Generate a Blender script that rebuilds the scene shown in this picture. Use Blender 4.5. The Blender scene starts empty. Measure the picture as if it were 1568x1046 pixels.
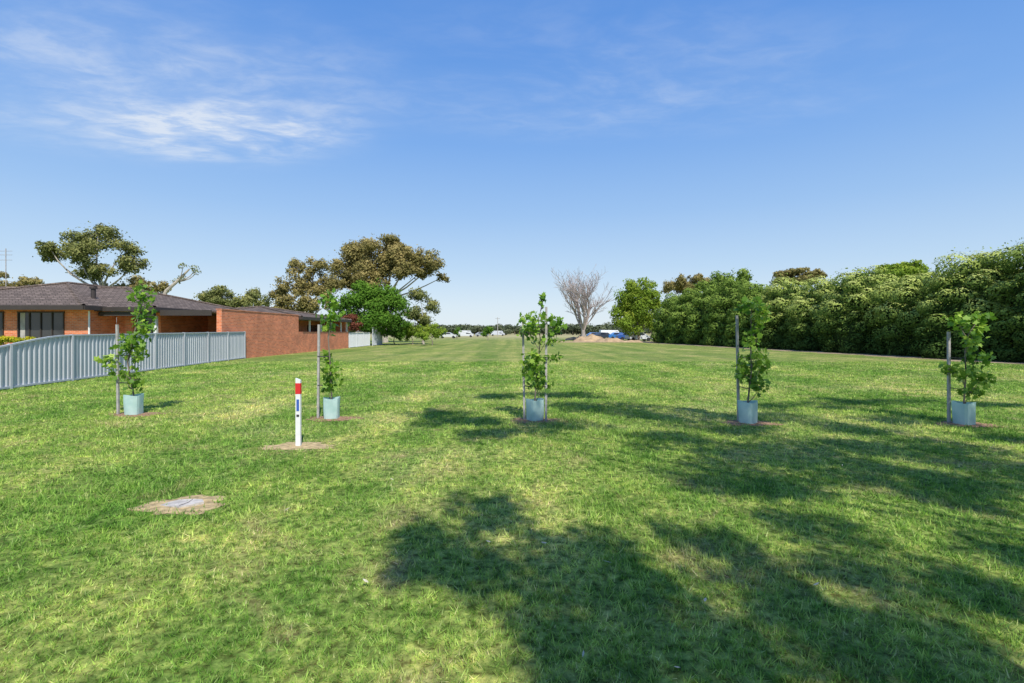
import bpy, math, numpy as np
from mathutils import Vector
rng=np.random.default_rng(7)
scene=bpy.context.scene
COL=scene.collection
CAMZ=1.6; F=784.0; HZ=508.0; CX=784.0
def gY(py): return F*CAMZ/(py-HZ)
def wX(px,Y): return (px-CX)/F*Y
def wZ(py,Y): return CAMZ+(HZ-py)/F*Y
EL=math.radians(50)
SH=np.array([-0.33,0.944]); SH=SH/np.linalg.norm(SH)   # direction in which shadows fall
SUN=Vector((-SH[0]*math.cos(EL),-SH[1]*math.cos(EL),math.sin(EL)))

# ------------------------------------------------------------ materials
def newmat(name):
    m=bpy.data.materials.new(name); m.use_nodes=True
    nt=m.node_tree; nt.nodes.clear()
    return m,nt,nt.nodes,nt.links
def node(nt,t,**k):
    n=nt.nodes.new(t)
    for a,b in k.items(): setattr(n,a,b)
    return n
def ramp(nt,stops):
    r=nt.nodes.new('ShaderNodeValToRGB'); e=r.color_ramp.elements
    while len(e)<len(stops): e.new(0.5)
    for i,(p,c) in enumerate(stops):
        e[i].position=p; e[i].color=(c[0],c[1],c[2],1)
    return r
def simple(name,col,rough=0.7,var=0.15,scale=8,metal=0,bump=0.0,spec=0.4):
    m,nt,N,L=newmat(name)
    o=node(nt,'ShaderNodeOutputMaterial'); p=node(nt,'ShaderNodeBsdfPrincipled')
    g=node(nt,'ShaderNodeNewGeometry'); n=node(nt,'ShaderNodeTexNoise')
    n.inputs['Scale'].default_value=scale; n.inputs['Detail'].default_value=6
    L.new(g.outputs['Position'],n.inputs['Vector'])
    r=ramp(nt,[(0.3,[c*(1-var) for c in col]),(0.7,[min(1,c*(1+var)) for c in col])])
    L.new(n.outputs['Fac'],r.inputs[0]); L.new(r.outputs[0],p.inputs['Base Color'])
    p.inputs['Roughness'].default_value=rough; p.inputs['Metallic'].default_value=metal
    p.inputs['Specular IOR Level'].default_value=spec
    if bump>0:
        b=node(nt,'ShaderNodeBump'); b.inputs['Strength'].default_value=bump; b.inputs['Distance'].default_value=0.05
        L.new(n.outputs['Fac'],b.inputs['Height']); L.new(b.outputs[0],p.inputs['Normal'])
    L.new(p.outputs[0],o.inputs[0]); return m
def leafmat(name,stops,transl=0.3,rough=0.55,spec=0.3,glossy=False):
    m,nt,N,L=newmat(name)
    o=node(nt,'ShaderNodeOutputMaterial')
    a=node(nt,'ShaderNodeAttribute'); a.attribute_name='lv'
    r=ramp(nt,stops); L.new(a.outputs['Fac'],r.inputs[0])
    if glossy:
        p=node(nt,'ShaderNodeBsdfPrincipled'); L.new(r.outputs[0],p.inputs['Base Color'])
        p.inputs['Roughness'].default_value=rough; p.inputs['Specular IOR Level'].default_value=spec
    else:
        p=node(nt,'ShaderNodeBsdfDiffuse'); L.new(r.outputs[0],p.inputs['Color'])
    t=node(nt,'ShaderNodeBsdfTranslucent'); L.new(r.outputs[0],t.inputs['Color'])
    mx=node(nt,'ShaderNodeMixShader'); mx.inputs[0].default_value=transl
    L.new(p.outputs[0],mx.inputs[1]); L.new(t.outputs[0],mx.inputs[2]); L.new(mx.outputs[0],o.inputs[0])
    return m
# shared lawn tint (world space)
def lawn_group():
    g=bpy.data.node_groups.new('LawnTint','ShaderNodeTree')
    g.interface.new_socket('Color',in_out='OUTPUT',socket_type='NodeSocketColor')
    go=g.nodes.new('NodeGroupOutput'); geo=g.nodes.new('ShaderNodeNewGeometry')
    L=g.links
    def noise(scale,detail,vec,dist=0.0,rough=0.5):
        n=g.nodes.new('ShaderNodeTexNoise'); n.inputs['Scale'].default_value=scale; n.inputs['Detail'].default_value=detail
        n.inputs['Distortion'].default_value=dist; n.inputs['Roughness'].default_value=rough
        L.new(vec,n.inputs['Vector']); return n
    def mulc(a,b):
        m=g.nodes.new('ShaderNodeMix'); m.data_type='RGBA'; m.blend_type='MULTIPLY'; m.inputs[0].default_value=1
        L.new(a,m.inputs[6]); L.new(b,m.inputs[7]); return m.outputs[2]
    pos=geo.outputs['Position']
    n1=noise(0.32,5,pos,0.6); r1=ramp(g,[(0.36,(0.175,0.275,0.058)),(0.5,(0.24,0.325,0.078)),(0.66,(0.34,0.38,0.13))])
    L.new(n1.outputs['Fac'],r1.inputs[0])
    n2=noise(1.6,8,pos,0.4,0.62); r2=ramp(g,[(0.36,(0.66,0.76,0.66)),(0.5,(1,1,1)),(0.68,(1.35,1.2,1.2))])
    L.new(n2.outputs['Fac'],r2.inputs[0])
    c=mulc(r1.outputs[0],r2.outputs[0])
    n5=noise(8.0,7,pos,0.3,0.7); r5=ramp(g,[(0.37,(0.50,0.62,0.52)),(0.5,(1.0,1.0,1.0)),(0.62,(1.5,1.34,1.4))])
    L.new(n5.outputs['Fac'],r5.inputs[0]); c=mulc(c,r5.outputs[0])
    mp=g.nodes.new('ShaderNodeMapping'); mp.inputs['Scale'].default_value=(0.75,0.02,1); mp.inputs['Location'].default_value=(3.3,0,0); L.new(pos,mp.inputs['Vector'])
    n3=noise(1.0,3,mp.outputs[0],0.4); r3=ramp(g,[(0.40,(0.80,0.88,0.80)),(0.60,(1.24,1.13,1.16))]); L.new(n3.outputs['Fac'],r3.inputs[0])
    c=mulc(c,r3.outputs[0])
    n4=noise(0.9,9,pos,1.0,0.65); r4=ramp(g,[(0.53,(0,0,0)),(0.68,(0.65,0.65,0.65))]); L.new(n4.outputs['Fac'],r4.inputs[0])
    m3=g.nodes.new('ShaderNodeMix'); m3.data_type='RGBA'; L.new(r4.outputs[0],m3.inputs[0]); L.new(c,m3.inputs[6])
    m3.inputs[7].default_value=(0.42,0.35,0.16,1)
    L.new(m3.outputs[2],go.inputs[0]); return g
LG=lawn_group()
def ground_mat():
    m,nt,N,L=newmat('lawn_ground')
    o=node(nt,'ShaderNodeOutputMaterial'); p=node(nt,'ShaderNodeBsdfPrincipled')
    gr=node(nt,'ShaderNodeGroup'); gr.node_tree=LG
    geo=node(nt,'ShaderNodeNewGeometry')
    n=node(nt,'ShaderNodeTexNoise'); n.inputs['Scale'].default_value=16; n.inputs['Detail'].default_value=9; n.inputs['Roughness'].default_value=0.75
    L.new(geo.outputs['Position'],n.inputs['Vector'])
    r=ramp(nt,[(0.38,(0.38,0.31,0.28)),(0.5,(0.85,0.82,0.8)),(0.64,(1.35,1.27,1.25))]); L.new(n.outputs['Fac'],r.inputs[0])
    mu=node(nt,'ShaderNodeMix',data_type='RGBA',blend_type='MULTIPLY'); mu.inputs[0].default_value=1
    L.new(gr.outputs[0],mu.inputs[6]); L.new(r.outputs[0],mu.inputs[7])
    sx=node(nt,'ShaderNodeSeparateXYZ'); L.new(geo.outputs['Position'],sx.inputs[0])
    mr=node(nt,'ShaderNodeMapRange'); mr.inputs[1].default_value=90; mr.inputs[2].default_value=170; L.new(sx.outputs[1],mr.inputs[0])
    mx=node(nt,'ShaderNodeMix',data_type='RGBA'); L.new(mr.outputs[0],mx.inputs[0]); L.new(mu.outputs[2],mx.inputs[6]); mx.inputs[7].default_value=(0.40,0.36,0.18,1)
    L.new(mx.outputs[2],p.inputs['Base Color']); p.inputs['Roughness'].default_value=0.95; p.inputs['Specular IOR Level'].default_value=0.1
    b=node(nt,'ShaderNodeBump'); b.inputs['Strength'].default_value=0.5; b.inputs['Distance'].default_value=0.04
    L.new(n.outputs['Fac'],b.inputs['Height']); L.new(b.outputs[0],p.inputs['Normal'])
    L.new(p.outputs[0],o.inputs[0]); return m
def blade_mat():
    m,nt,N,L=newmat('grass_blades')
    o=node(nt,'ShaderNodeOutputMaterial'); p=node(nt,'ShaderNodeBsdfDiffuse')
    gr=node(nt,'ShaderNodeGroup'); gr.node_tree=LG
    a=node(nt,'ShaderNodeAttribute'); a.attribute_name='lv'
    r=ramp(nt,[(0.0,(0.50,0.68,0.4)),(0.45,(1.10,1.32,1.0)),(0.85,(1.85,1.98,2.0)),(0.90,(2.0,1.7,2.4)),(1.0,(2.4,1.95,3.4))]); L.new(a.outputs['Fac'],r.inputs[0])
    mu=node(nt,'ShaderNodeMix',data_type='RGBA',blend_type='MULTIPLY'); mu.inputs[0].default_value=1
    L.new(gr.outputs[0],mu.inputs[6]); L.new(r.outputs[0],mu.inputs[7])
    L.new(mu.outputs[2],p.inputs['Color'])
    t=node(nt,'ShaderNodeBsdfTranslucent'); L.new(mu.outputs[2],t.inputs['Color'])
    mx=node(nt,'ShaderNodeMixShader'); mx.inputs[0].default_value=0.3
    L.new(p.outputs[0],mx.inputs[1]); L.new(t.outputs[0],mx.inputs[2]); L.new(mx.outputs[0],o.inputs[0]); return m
def brick_mat():
    m,nt,N,L=newmat('red_brick')
    o=node(nt,'ShaderNodeOutputMaterial'); p=node(nt,'ShaderNodeBsdfPrincipled')
    geo=node(nt,'ShaderNodeNewGeometry'); s=node(nt,'ShaderNodeSeparateXYZ'); L.new(geo.outputs['Position'],s.inputs[0])
    ad=node(nt,'ShaderNodeMath',operation='ADD'); L.new(s.outputs[0],ad.inputs[0]); L.new(s.outputs[1],ad.inputs[1])
    c=node(nt,'ShaderNodeCombineXYZ'); L.new(ad.outputs[0],c.inputs[0]); L.new(s.outputs[2],c.inputs[1])
    b=node(nt,'ShaderNodeTexBrick'); L.new(c.outputs[0],b.inputs['Vector'])
    b.inputs['Scale'].default_value=1; b.inputs['Brick Width'].default_value=0.24; b.inputs['Row Height'].default_value=0.086
    b.inputs['Mortar Size'].default_value=0.008; b.inputs['Color1'].default_value=(0.82,0.25,0.10,1); b.inputs['Color2'].default_value=(0.58,0.15,0.06,1)
    b.inputs['Mortar'].default_value=(0.62,0.42,0.31,1)
    n=node(nt,'ShaderNodeTexNoise'); n.inputs['Scale'].default_value=1.1; n.inputs['Detail'].default_value=5; L.new(geo.outputs['Position'],n.inputs['Vector'])
    r=ramp(nt,[(0.3,(0.8,0.8,0.8)),(0.7,(1.15,1.12,1.1))]); L.new(n.outputs['Fac'],r.inputs[0])
    mu=node(nt,'ShaderNodeMix',data_type='RGBA',blend_type='MULTIPLY'); mu.inputs[0].default_value=1
    L.new(b.outputs['Color'],mu.inputs[6]); L.new(r.outputs[0],mu.inputs[7]); L.new(mu.outputs[2],p.inputs['Base Color'])
    p.inputs['Roughness'].default_value=0.85; L.new(p.outputs[0],o.inputs[0]); return m
def roof_mat():
    m,nt,N,L=newmat('roof_tiles')
    o=node(nt,'ShaderNodeOutputMaterial'); p=node(nt,'ShaderNodeBsdfPrincipled')
    geo=node(nt,'ShaderNodeNewGeometry'); s=node(nt,'ShaderNodeSeparateXYZ'); L.new(geo.outputs['Position'],s.inputs[0])
    ad=node(nt,'ShaderNodeMath',operation='ADD'); L.new(s.outputs[0],ad.inputs[0]); L.new(s.outputs[1],ad.inputs[1])
    c=node(nt,'ShaderNodeCombineXYZ'); L.new(ad.outputs[0],c.inputs[0]); L.new(s.outputs[2],c.inputs[1])
    b=node(nt,'ShaderNodeTexBrick'); L.new(c.outputs[0],b.inputs['Vector'])
    b.inputs['Brick Width'].default_value=0.33; b.inputs['Row Height'].default_value=0.12; b.inputs['Scale'].default_value=1
    b.inputs['Mortar Size'].default_value=0.016; b.inputs['Color1'].default_value=(0.22,0.17,0.14,1); b.inputs['Color2'].default_value=(0.14,0.108,0.09,1)
    b.inputs['Mortar'].default_value=(0.05,0.038,0.03,1); L.new(b.outputs['Color'],p.inputs['Base Color'])
    p.inputs['Roughness'].default_value=0.9; p.inputs['Specular IOR Level'].default_value=0.15
    L.new(p.outputs[0],o.inputs[0]); return m

M_ground=ground_mat(); M_blade=blade_mat(); M_brick=brick_mat(); M_roof=roof_mat()
M_bark=simple('bark_grey',(0.20,0.165,0.13),0.9,0.35,4)
M_pale=simple('bark_pale',(0.42,0.37,0.31),0.85,0.3,3)
M_bare=simple('bark_bare',(0.40,0.34,0.32),0.9,0.2,2)
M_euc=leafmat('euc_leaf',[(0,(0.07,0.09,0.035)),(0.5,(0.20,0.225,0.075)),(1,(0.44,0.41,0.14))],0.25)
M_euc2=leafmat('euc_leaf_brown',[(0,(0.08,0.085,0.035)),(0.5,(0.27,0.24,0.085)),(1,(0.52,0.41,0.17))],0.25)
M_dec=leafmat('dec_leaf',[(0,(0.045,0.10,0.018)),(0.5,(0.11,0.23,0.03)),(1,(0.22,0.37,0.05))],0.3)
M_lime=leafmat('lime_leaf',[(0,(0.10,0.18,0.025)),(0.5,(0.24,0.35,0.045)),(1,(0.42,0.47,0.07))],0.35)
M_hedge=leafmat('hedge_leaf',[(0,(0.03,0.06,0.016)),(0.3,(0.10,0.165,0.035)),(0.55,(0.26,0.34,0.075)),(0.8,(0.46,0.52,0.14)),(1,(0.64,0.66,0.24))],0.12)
M_hedge2=leafmat('hedge_leaf_green',[(0,(0.045,0.09,0.02)),(0.5,(0.16,0.25,0.045)),(1,(0.36,0.46,0.10))],0.15)
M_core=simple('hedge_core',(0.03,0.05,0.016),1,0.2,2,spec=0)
M_sap=leafmat('sapling_leaf',[(0,(0.07,0.18,0.018)),(0.5,(0.21,0.39,0.035)),(1,(0.46,0.62,0.09))],0.4,0.45,0.4,glossy=True)
M_red=leafmat('red_leaf',[(0,(0.08,0.03,0.02)),(1,(0.28,0.10,0.06))],0.2)
M_yel=leafmat('yellow_shrub',[(0,(0.10,0.2,0.03)),(0.5,(0.4,0.42,0.04)),(1,(0.8,0.65,0.03))],0.3)
M_far=leafmat('far_leaf',[(0,(0.06,0.085,0.05)),(1,(0.16,0.18,0.10))],0.1)
M_fence=simple('fence_steel',(0.50,0.52,0.55),0.5,0.06,0.8)
M_fencew=simple('fence_white',(0.66,0.67,0.68),0.5,0.05,0.8)
M_stake=simple('stake_wood',(0.38,0.36,0.34),0.8,0.25,12)
M_white=simple('white_paint',(0.78,0.78,0.76),0.5,0.05,10)
M_redp=simple('red_paint',(0.65,0.03,0.03),0.5,0.05,10)
M_blue=simple('blue_label',(0.05,0.12,0.42),0.5,0.1,60)
M_dark=simple('dark_trim',(0.05,0.04,0.035),0.6,0.1,3)
M_tyre=simple('tyre',(0.03,0.03,0.03),0.8,0.1,3)
M_conc=simple('concrete',(0.50,0.46,0.41),0.9,0.25,14,bump=0.4)
M_soil=simple('soil',(0.46,0.35,0.19),1,0.35,16,bump=0.6,spec=0.1)
M_mulch=simple('mulch',(0.34,0.21,0.13),1,0.5,30,bump=0.8,spec=0.1)
M_bed=simple('hedge_soil',(0.34,0.27,0.17),1,0.35,2.5,bump=0.5,spec=0.1)
M_mound=simple('mound_soil',(0.42,0.30,0.18),1,0.35,1.2,bump=0.5,spec=0.1)
M_strap=simple('strap',(0.05,0.05,0.05),0.8,0.1,5)
M_dry=simple('dry_leaf',(0.52,0.48,0.36),0.8,0.3,20)
M_curt=simple('curtain',(0.4,0.38,0.35),0.9,0.2,4)
def glassmat():
    m,nt,N,L=newmat('window_glass'); o=node(nt,'ShaderNodeOutputMaterial'); p=node(nt,'ShaderNodeBsdfPrincipled')
    n=node(nt,'ShaderNodeTexNoise'); n.inputs['Scale'].default_value=0.8; r=ramp(nt,[(0.4,(0.012,0.014,0.016)),(0.6,(0.05,0.05,0.05))])
    g=node(nt,'ShaderNodeNewGeometry'); L.new(g.outputs['Position'],n.inputs['Vector']); L.new(n.outputs['Fac'],r.inputs[0]); L.new(r.outputs[0],p.inputs['Base Color'])
    p.inputs['Roughness'].default_value=0.06; L.new(p.outputs[0],o.inputs[0]); return m
M_glass=glassmat()
def guardmat():
    m,nt,N,L=newmat('tree_guard_plastic'); o=node(nt,'ShaderNodeOutputMaterial'); p=node(nt,'ShaderNodeBsdfPrincipled')
    g=node(nt,'ShaderNodeNewGeometry'); n=node(nt,'ShaderNodeTexNoise'); n.inputs['Scale'].default_value=7; L.new(g.outputs['Position'],n.inputs['Vector'])
    r=ramp(nt,[(0.3,(0.58,0.78,0.74)),(0.7,(0.70,0.86,0.82))]); L.new(n.outputs['Fac'],r.inputs[0]); L.new(r.outputs[0],p.inputs['Base Color'])
    p.inputs['Roughness'].default_value=0.4
    t=node(nt,'ShaderNodeBsdfTranslucent'); L.new(r.outputs[0],t.inputs[0]); mx=node(nt,'ShaderNodeMixShader'); mx.inputs[0].default_value=0.4
    L.new(p.outputs[0],mx.inputs[1]); L.new(t.outputs[0],mx.inputs[2]); L.new(mx.outputs[0],o.inputs[0]); return m
M_guard=guardmat()

# ------------------------------------------------------------ mesh helpers
class MB:
    def __init__(s): s.V=[];s.F=[];s.K=[];s.M=[];s.A=[];s.n=0
    def add(s,V,Fc,mat=0,lv=0.5):
        V=np.asarray(V,dtype=np.float64).reshape(-1,3); Fc=np.asarray(Fc,dtype=np.int64)
        s.V.append(V); s.F.append((Fc+s.n).ravel()); s.K.append(np.full(len(Fc),Fc.shape[1])); s.M.append(np.full(len(Fc),mat))
        s.A.append(np.broadcast_to(np.asarray(lv,dtype=np.float64),(len(V),)).copy()); s.n+=len(V)
    def build(s,name,mats,parent=None,smooth=False):
        V=np.concatenate(s.V);Fl=np.concatenate(s.F);K=np.concatenate(s.K);M=np.concatenate(s.M);A=np.concatenate(s.A)
        me=bpy.data.meshes.new(name); me.vertices.add(len(V)); me.vertices.foreach_set('co',V.ravel().astype(np.float32))
        me.loops.add(len(Fl)); me.loops.foreach_set('vertex_index',Fl.astype(np.int32))
        me.polygons.add(len(K)); st=np.concatenate([[0],np.cumsum(K)[:-1]]); me.polygons.foreach_set('loop_start',st.astype(np.int32))
        for m in mats: me.materials.append(m)
        me.update(calc_edges=True)
        me.polygons.foreach_set('material_index',M.astype(np.int32))
        me.polygons.foreach_set('use_smooth',np.full(len(K),smooth))
        at=me.attributes.new('lv','FLOAT','POINT'); at.data.foreach_set('value',A.astype(np.float32))
        me.update()
        o=bpy.data.objects.new(name,me); COL.objects.link(o)
        if parent: o.parent=parent
        return o
def empty(name):
    e=bpy.data.objects.new(name,None); COL.objects.link(e); return e
def tube(mb,pts,rad,sides=7,mat=0):
    pts=np.asarray(pts,float); n=len(pts); rad=np.broadcast_to(rad,(n,))
    T=np.gradient(pts,axis=0); T/=np.linalg.norm(T,axis=1)[:,None]+1e-9
    ref=np.array([1.0,0.1,0]) if abs(T[0][2])>0.7 else np.array([0,0,1.0])
    a=np.cross(T,ref); a/=np.linalg.norm(a,axis=1)[:,None]+1e-9; b=np.cross(T,a)
    th=np.linspace(0,2*np.pi,sides,endpoint=False)
    V=pts[:,None,:]+rad[:,None,None]*(np.cos(th)[None,:,None]*a[:,None,:]+np.sin(th)[None,:,None]*b[:,None,:])
    Fc=[]
    for i in range(n-1):
        for j in range(sides):
            k=(j+1)%sides; Fc.append((i*sides+j,i*sides+k,(i+1)*sides+k,(i+1)*sides+j))
    mb.add(V.reshape(-1,3),Fc,mat)
DIAMOND=np.array([(0,-.5),(.27,-.05),(0,.5),(-.27,.05)])
LOBED=np.array([(0,-.5),(.12,-.3),(.42,-.38),(.33,-.1),(.5,.12),(.22,.14),(.0,.5),(-.22,.14),(-.5,.12),(-.33,-.1),(-.42,-.38),(-.12,-.3)])
def unit(n):
    d=rng.normal(size=(n,3)); return d/np.linalg.norm(d,axis=1)[:,None]
def leaves(mb,P,N,size,mat,lv,tmpl=DIAMOND):
    n=len(P); R=unit(n); t=np.cross(N,R); t/=np.linalg.norm(t,axis=1)[:,None]+1e-9; b=np.cross(N,t)
    s=size*(0.6+0.8*rng.random(n))
    V=P[:,None,:]+s[:,None,None]*(tmpl[None,:,0,None]*t[:,None,:]+tmpl[None,:,1,None]*b[:,None,:])
    k=len(tmpl); mb.add(V.reshape(-1,3),np.arange(n*k).reshape(n,k),mat,np.repeat(lv,k))
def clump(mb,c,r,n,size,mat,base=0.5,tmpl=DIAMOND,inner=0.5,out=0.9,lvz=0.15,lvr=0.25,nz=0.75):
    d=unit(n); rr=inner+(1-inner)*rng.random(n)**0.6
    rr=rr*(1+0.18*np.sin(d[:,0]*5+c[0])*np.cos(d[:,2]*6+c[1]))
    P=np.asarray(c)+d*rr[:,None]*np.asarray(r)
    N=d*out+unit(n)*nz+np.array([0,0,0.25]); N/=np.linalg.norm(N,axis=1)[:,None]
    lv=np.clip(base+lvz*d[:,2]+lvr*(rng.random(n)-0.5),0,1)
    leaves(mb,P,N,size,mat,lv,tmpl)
def limb(mb,a,b,r0,r1,sag=0.12,mat=0,n=5,sides=6):
    a=np.array(a,float);b=np.array(b,float);L=np.linalg.norm(b-a)
    t=np.linspace(0,1,n)[:,None]; p=a+(b-a)*t
    off=rng.normal(size=3)*sag*L*0.5; off[2]=abs(off[2])*0.3-0.1*L
    p=p+np.sin(np.pi*t)*off
    tube(mb,p,np.linspace(r0,r1,n),sides,mat)
def tree(name,base,blobs,Y,leafm,barkm=M_bark,size=0.3,dens=1.0,fork=0.45,tr=0.3,sub=11,sf=0.37,depth=1.0,jy=1.6,grow=1.12,loose=0.35):
    """blobs = crown masses (sight x, sight y, rx, ry) measured at distance Y"""
    mb=MB(); B=np.array([wX(base,Y),Y,0.0])
    cs=[]
    for b in blobs:
        rx=grow*b[2]/F*Y; rz=grow*(b[3] if len(b)>3 else b[2]*0.8)/F*Y
        cs.append((np.array([wX(b[0],Y),Y+rng.uniform(-jy,jy),wZ(b[1],Y)]),rx,rz))
    top=np.mean([c[0] for c in cs],axis=0); zmin=min(c[0][2]-c[2] for c in cs)
    fk=B+(top-B)*np.array([fork,fork,0]); fk[2]=max(0.4,min(zmin*0.85+0.4,top[2]*0.6))
    tube(mb,[B-[0,0,.1],B+(fk-B)*.15,B+(fk-B)*0.5+rng.normal(size=3)*0.1,fk],[tr*1.4,tr*1.05,tr*0.9,tr*0.75],9,0)
    for c,rx,rz in cs:
        limb(mb,fk,c,tr*0.5,tr*0.14)
        for i in range(sub):
            d=unit(1)[0]; q=c+d*np.array([rx,rx*depth,rz])*0.88*(0.3+0.7*rng.random())
            r=sf*rx*rng.uniform(0.6,1.4); rzz=min(r,sf*1.7*rz)*rng.uniform(0.75,1.1)
            if rng.random()<0.6: limb(mb,c,q,tr*0.12,tr*0.05,n=3,sides=4)
            n=int(dens*6.0*(r*r)/(size*size*0.27)); n=max(14,n)
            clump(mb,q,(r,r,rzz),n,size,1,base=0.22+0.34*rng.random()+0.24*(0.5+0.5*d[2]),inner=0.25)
        n=int(loose*dens*9*rx*rz/(size*size*0.27)*0.35)
        g=rng.normal(size=(n,3))*0.5; ln=np.linalg.norm(g,axis=1); g=g[ln<1.05]; n=len(g)
        P=c+g*np.array([rx,rx*depth,rz])
        P+=0.10*rx*np.sin(P[:,[1,2,0]]*3.0)
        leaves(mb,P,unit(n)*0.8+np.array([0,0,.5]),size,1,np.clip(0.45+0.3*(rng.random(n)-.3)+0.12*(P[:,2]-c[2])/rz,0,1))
    return mb.build(name,[barkm,leafm])

def box(name,x0,x1,y0,y1,z0,z1,mat,parent=None,bev=0.0):
    mb=MB(); V=[(x,y,z) for x in(x0,x1) for y in(y0,y1) for z in(z0,z1)]
    mb.add(V,[(0,1,3,2),(4,6,7,5),(0,4,5,1),(2,3,7,6),(0,2,6,4),(1,5,7,3)])
    o=mb.build(name,[mat],parent)
    if bev>0:
        b=o.modifiers.new('b','BEVEL'); b.width=bev; b.segments=2
    return o
def hip(name,x0,x1,y0,y1,ze,zr,mat,parent,hipin=None,fascia=True):
    mb=MB(); w=min(x1-x0,y1-y0)/2; w=w if hipin is None else hipin
    if (x1-x0)>=(y1-y0): ym=(y0+y1)/2; R=[(x0+w,ym,zr),(x1-w,ym,zr)]
    else: xm=(x0+x1)/2; R=[(xm,y0+w,zr),(xm,y1-w,zr)]
    V=[(x0,y0,ze),(x1,y0,ze),(x1,y1,ze),(x0,y1,ze)]+R
    if (x1-x0)>=(y1-y0):
        mb.add(V,[(0,1,5,4),(2,3,4,5)]); mb.add(V,[(1,2,5),(3,0,4)])
        edges=[(0,4),(3,4),(1,5),(2,5),(4,5)]
    else:
        mb.add(V,[(1,2,5,4),(3,0,4,5)]); mb.add(V,[(0,1,4),(2,3,5)])
        edges=[(0,4),(1,4),(2,5),(3,5),(4,5)]
    for a,b in edges:
        tube(mb,[np.array(V[a])+[0,0,.03],(np.array(V[a])+V[b])/2+[0,0,.03],np.array(V[b])+[0,0,.03]],0.09,6,0)
    mb.build(name,[mat],parent)
    if fascia:
        t=0.05; h=0.2
        box(name+'_fascia_front',x0,x1,y0-t,y0-0.003,ze-h,ze+0.03,M_dark,parent)
        box(name+'_fascia_right',x1+0.003,x1+t,y0,y1,ze-h,ze+0.03,M_dark,parent)
        box(name+'_soffit',x0+.01,x1-.01,y0+.01,y1-.01,ze-h+0.04,ze-h+0.07,M_white,parent)

# ------------------------------------------------------------ ground
mb=MB()
xs=[-1500,-200,-40,0,40,200,1500]; ys=[-60,-10,0,30,90,200,2500]
V=[(x,y,0) for y in ys for x in xs]; nx=len(xs)
mb.add(V,[(j*nx+i,j*nx+i+1,(j+1)*nx+i+1,(j+1)*nx+i) for j in range(len(ys)-1) for i in range(nx-1)])
mb.build('ground',[M_ground])

saps=[(205,635),(508,641),(819,644),(1145,648),(1476,650)]
spos=[(wX(a,gY(b)),gY(b)) for a,b in saps]
excl=[(x+0.0,y+0.0,0.40,0.25) for x,y in spos]
postp=(wX(457,gY(684)),gY(684)); pitp=(-3.03,4.72)
excl.append((postp[0],postp[1]+0.02,0.42,0.22)); excl.append((pitp[0],pitp[1],0.34,0.23))
def fbm(x,y):
    return (np.sin(x*1.3+0.7*np.sin(y*1.1))+np.sin(y*1.7+1.9+0.8*np.sin(x*0.9))+0.6*np.sin(x*4.1+y*3.3)+0.6*np.sin(y*5.7-x*2.9+1))/3.2
T=62000; per=10; N=T*per
u=rng.random(T); e=0.7; Y0,Y1=1.7,27.0
ty=(Y0**e+u*(Y1**e-Y0**e))**(1/e); tx=(rng.random(T)*2-1)*(ty*1.08+0.6)
tl=rng.random(T)
gy=np.repeat(ty,per); gx=np.repeat(tx,per); tl=np.repeat(tl,per)
spread=0.018*(gy/2.5)**0.5
far=rng.random(N)<0.22
gx=gx+rng.normal(size=N)*spread*np.where(far,6,1); gy=gy+rng.normal(size=N)*spread*np.where(far,6,1)
keep=(gy>1.6)&(rng.random(N)<(0.80+0.25*fbm(gx*1.4,gy*1.4)+0.1))
for (ex,ey,er,es) in excl:
    q=((gx-ex)/er)**2+((gy-ey)/es)**2
    keep&=(q>0.75+0.35*np.sin(np.arctan2(gy-ey,gx-ex)*5+ex)+0.5*rng.random(N))|(rng.random(N)<0.05)
keep&=gx<(26-(gy-26)*0.117-1.6)
gx=gx[keep];gy=gy[keep];tl=tl[keep];n=len(gx)
sc=(gy/2.5)**0.55
w=0.0031*sc**1.25*(0.6+0.8*rng.random(n)); h=0.047*sc**0.28*(0.35+1.0*rng.random(n))*(0.85+0.3*fbm(gx*0.8,gy*0.8))*(0.65+0.7*tl)
az=rng.random(n)*2*np.pi; tilt=0.2+rng.random(n)*1.1
ld=np.stack([np.cos(az)*np.sin(tilt),np.sin(az)*np.sin(tilt),np.cos(tilt)],1)
az2=rng.random(n)*2*np.pi; sd=np.stack([np.cos(az2),np.sin(az2),np.zeros(n)],1)
P=np.stack([gx,gy,np.zeros(n)],1)
V=np.stack([P-sd*w[:,None],P+sd*w[:,None],P+ld*h[:,None]],1).reshape(-1,3)
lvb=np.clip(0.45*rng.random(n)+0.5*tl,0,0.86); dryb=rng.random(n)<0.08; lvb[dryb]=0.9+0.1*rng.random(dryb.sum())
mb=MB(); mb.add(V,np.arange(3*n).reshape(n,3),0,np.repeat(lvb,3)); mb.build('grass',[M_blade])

def patch(name,x,y,rx,ry,mat,z=0.004,hh=0.015,seed=0,parent=None):
    mb=MB(); K=40; R=6; V=[(x,y,z+hh)]
    for i in range(1,R+1):
        for k in range(K):
            a=2*np.pi*k/K; q=1+0.12*math.sin(3*a+seed)+0.10*math.sin(7*a+2*seed)+0.06*math.sin(13*a)
            f=i/R; V.append((x+math.cos(a)*rx*f*q,y+math.sin(a)*ry*f*q,z+hh*(1-f*f)+rng.uniform(0,0.006)*(f<1)))
    mb.add(V,[(0,1+k,1+(k+1)%K) for k in range(K)])
    Fq=[(1+(i-1)*K+k,1+i*K+k,1+i*K+(k+1)%K,1+(i-1)*K+(k+1)%K) for i in range(1,R) for k in range(K)]
    mb.F.append(np.array(Fq).ravel()); mb.K.append(np.full(len(Fq),4)); mb.M.append(np.zeros(len(Fq),int))
    return mb.build(name,[mat],parent)
for i,(x,y) in enumerate(spos): patch('mulch_ring',x+0.03,y,0.50,0.30,M_mulch,seed=i,hh=0.008)
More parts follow.
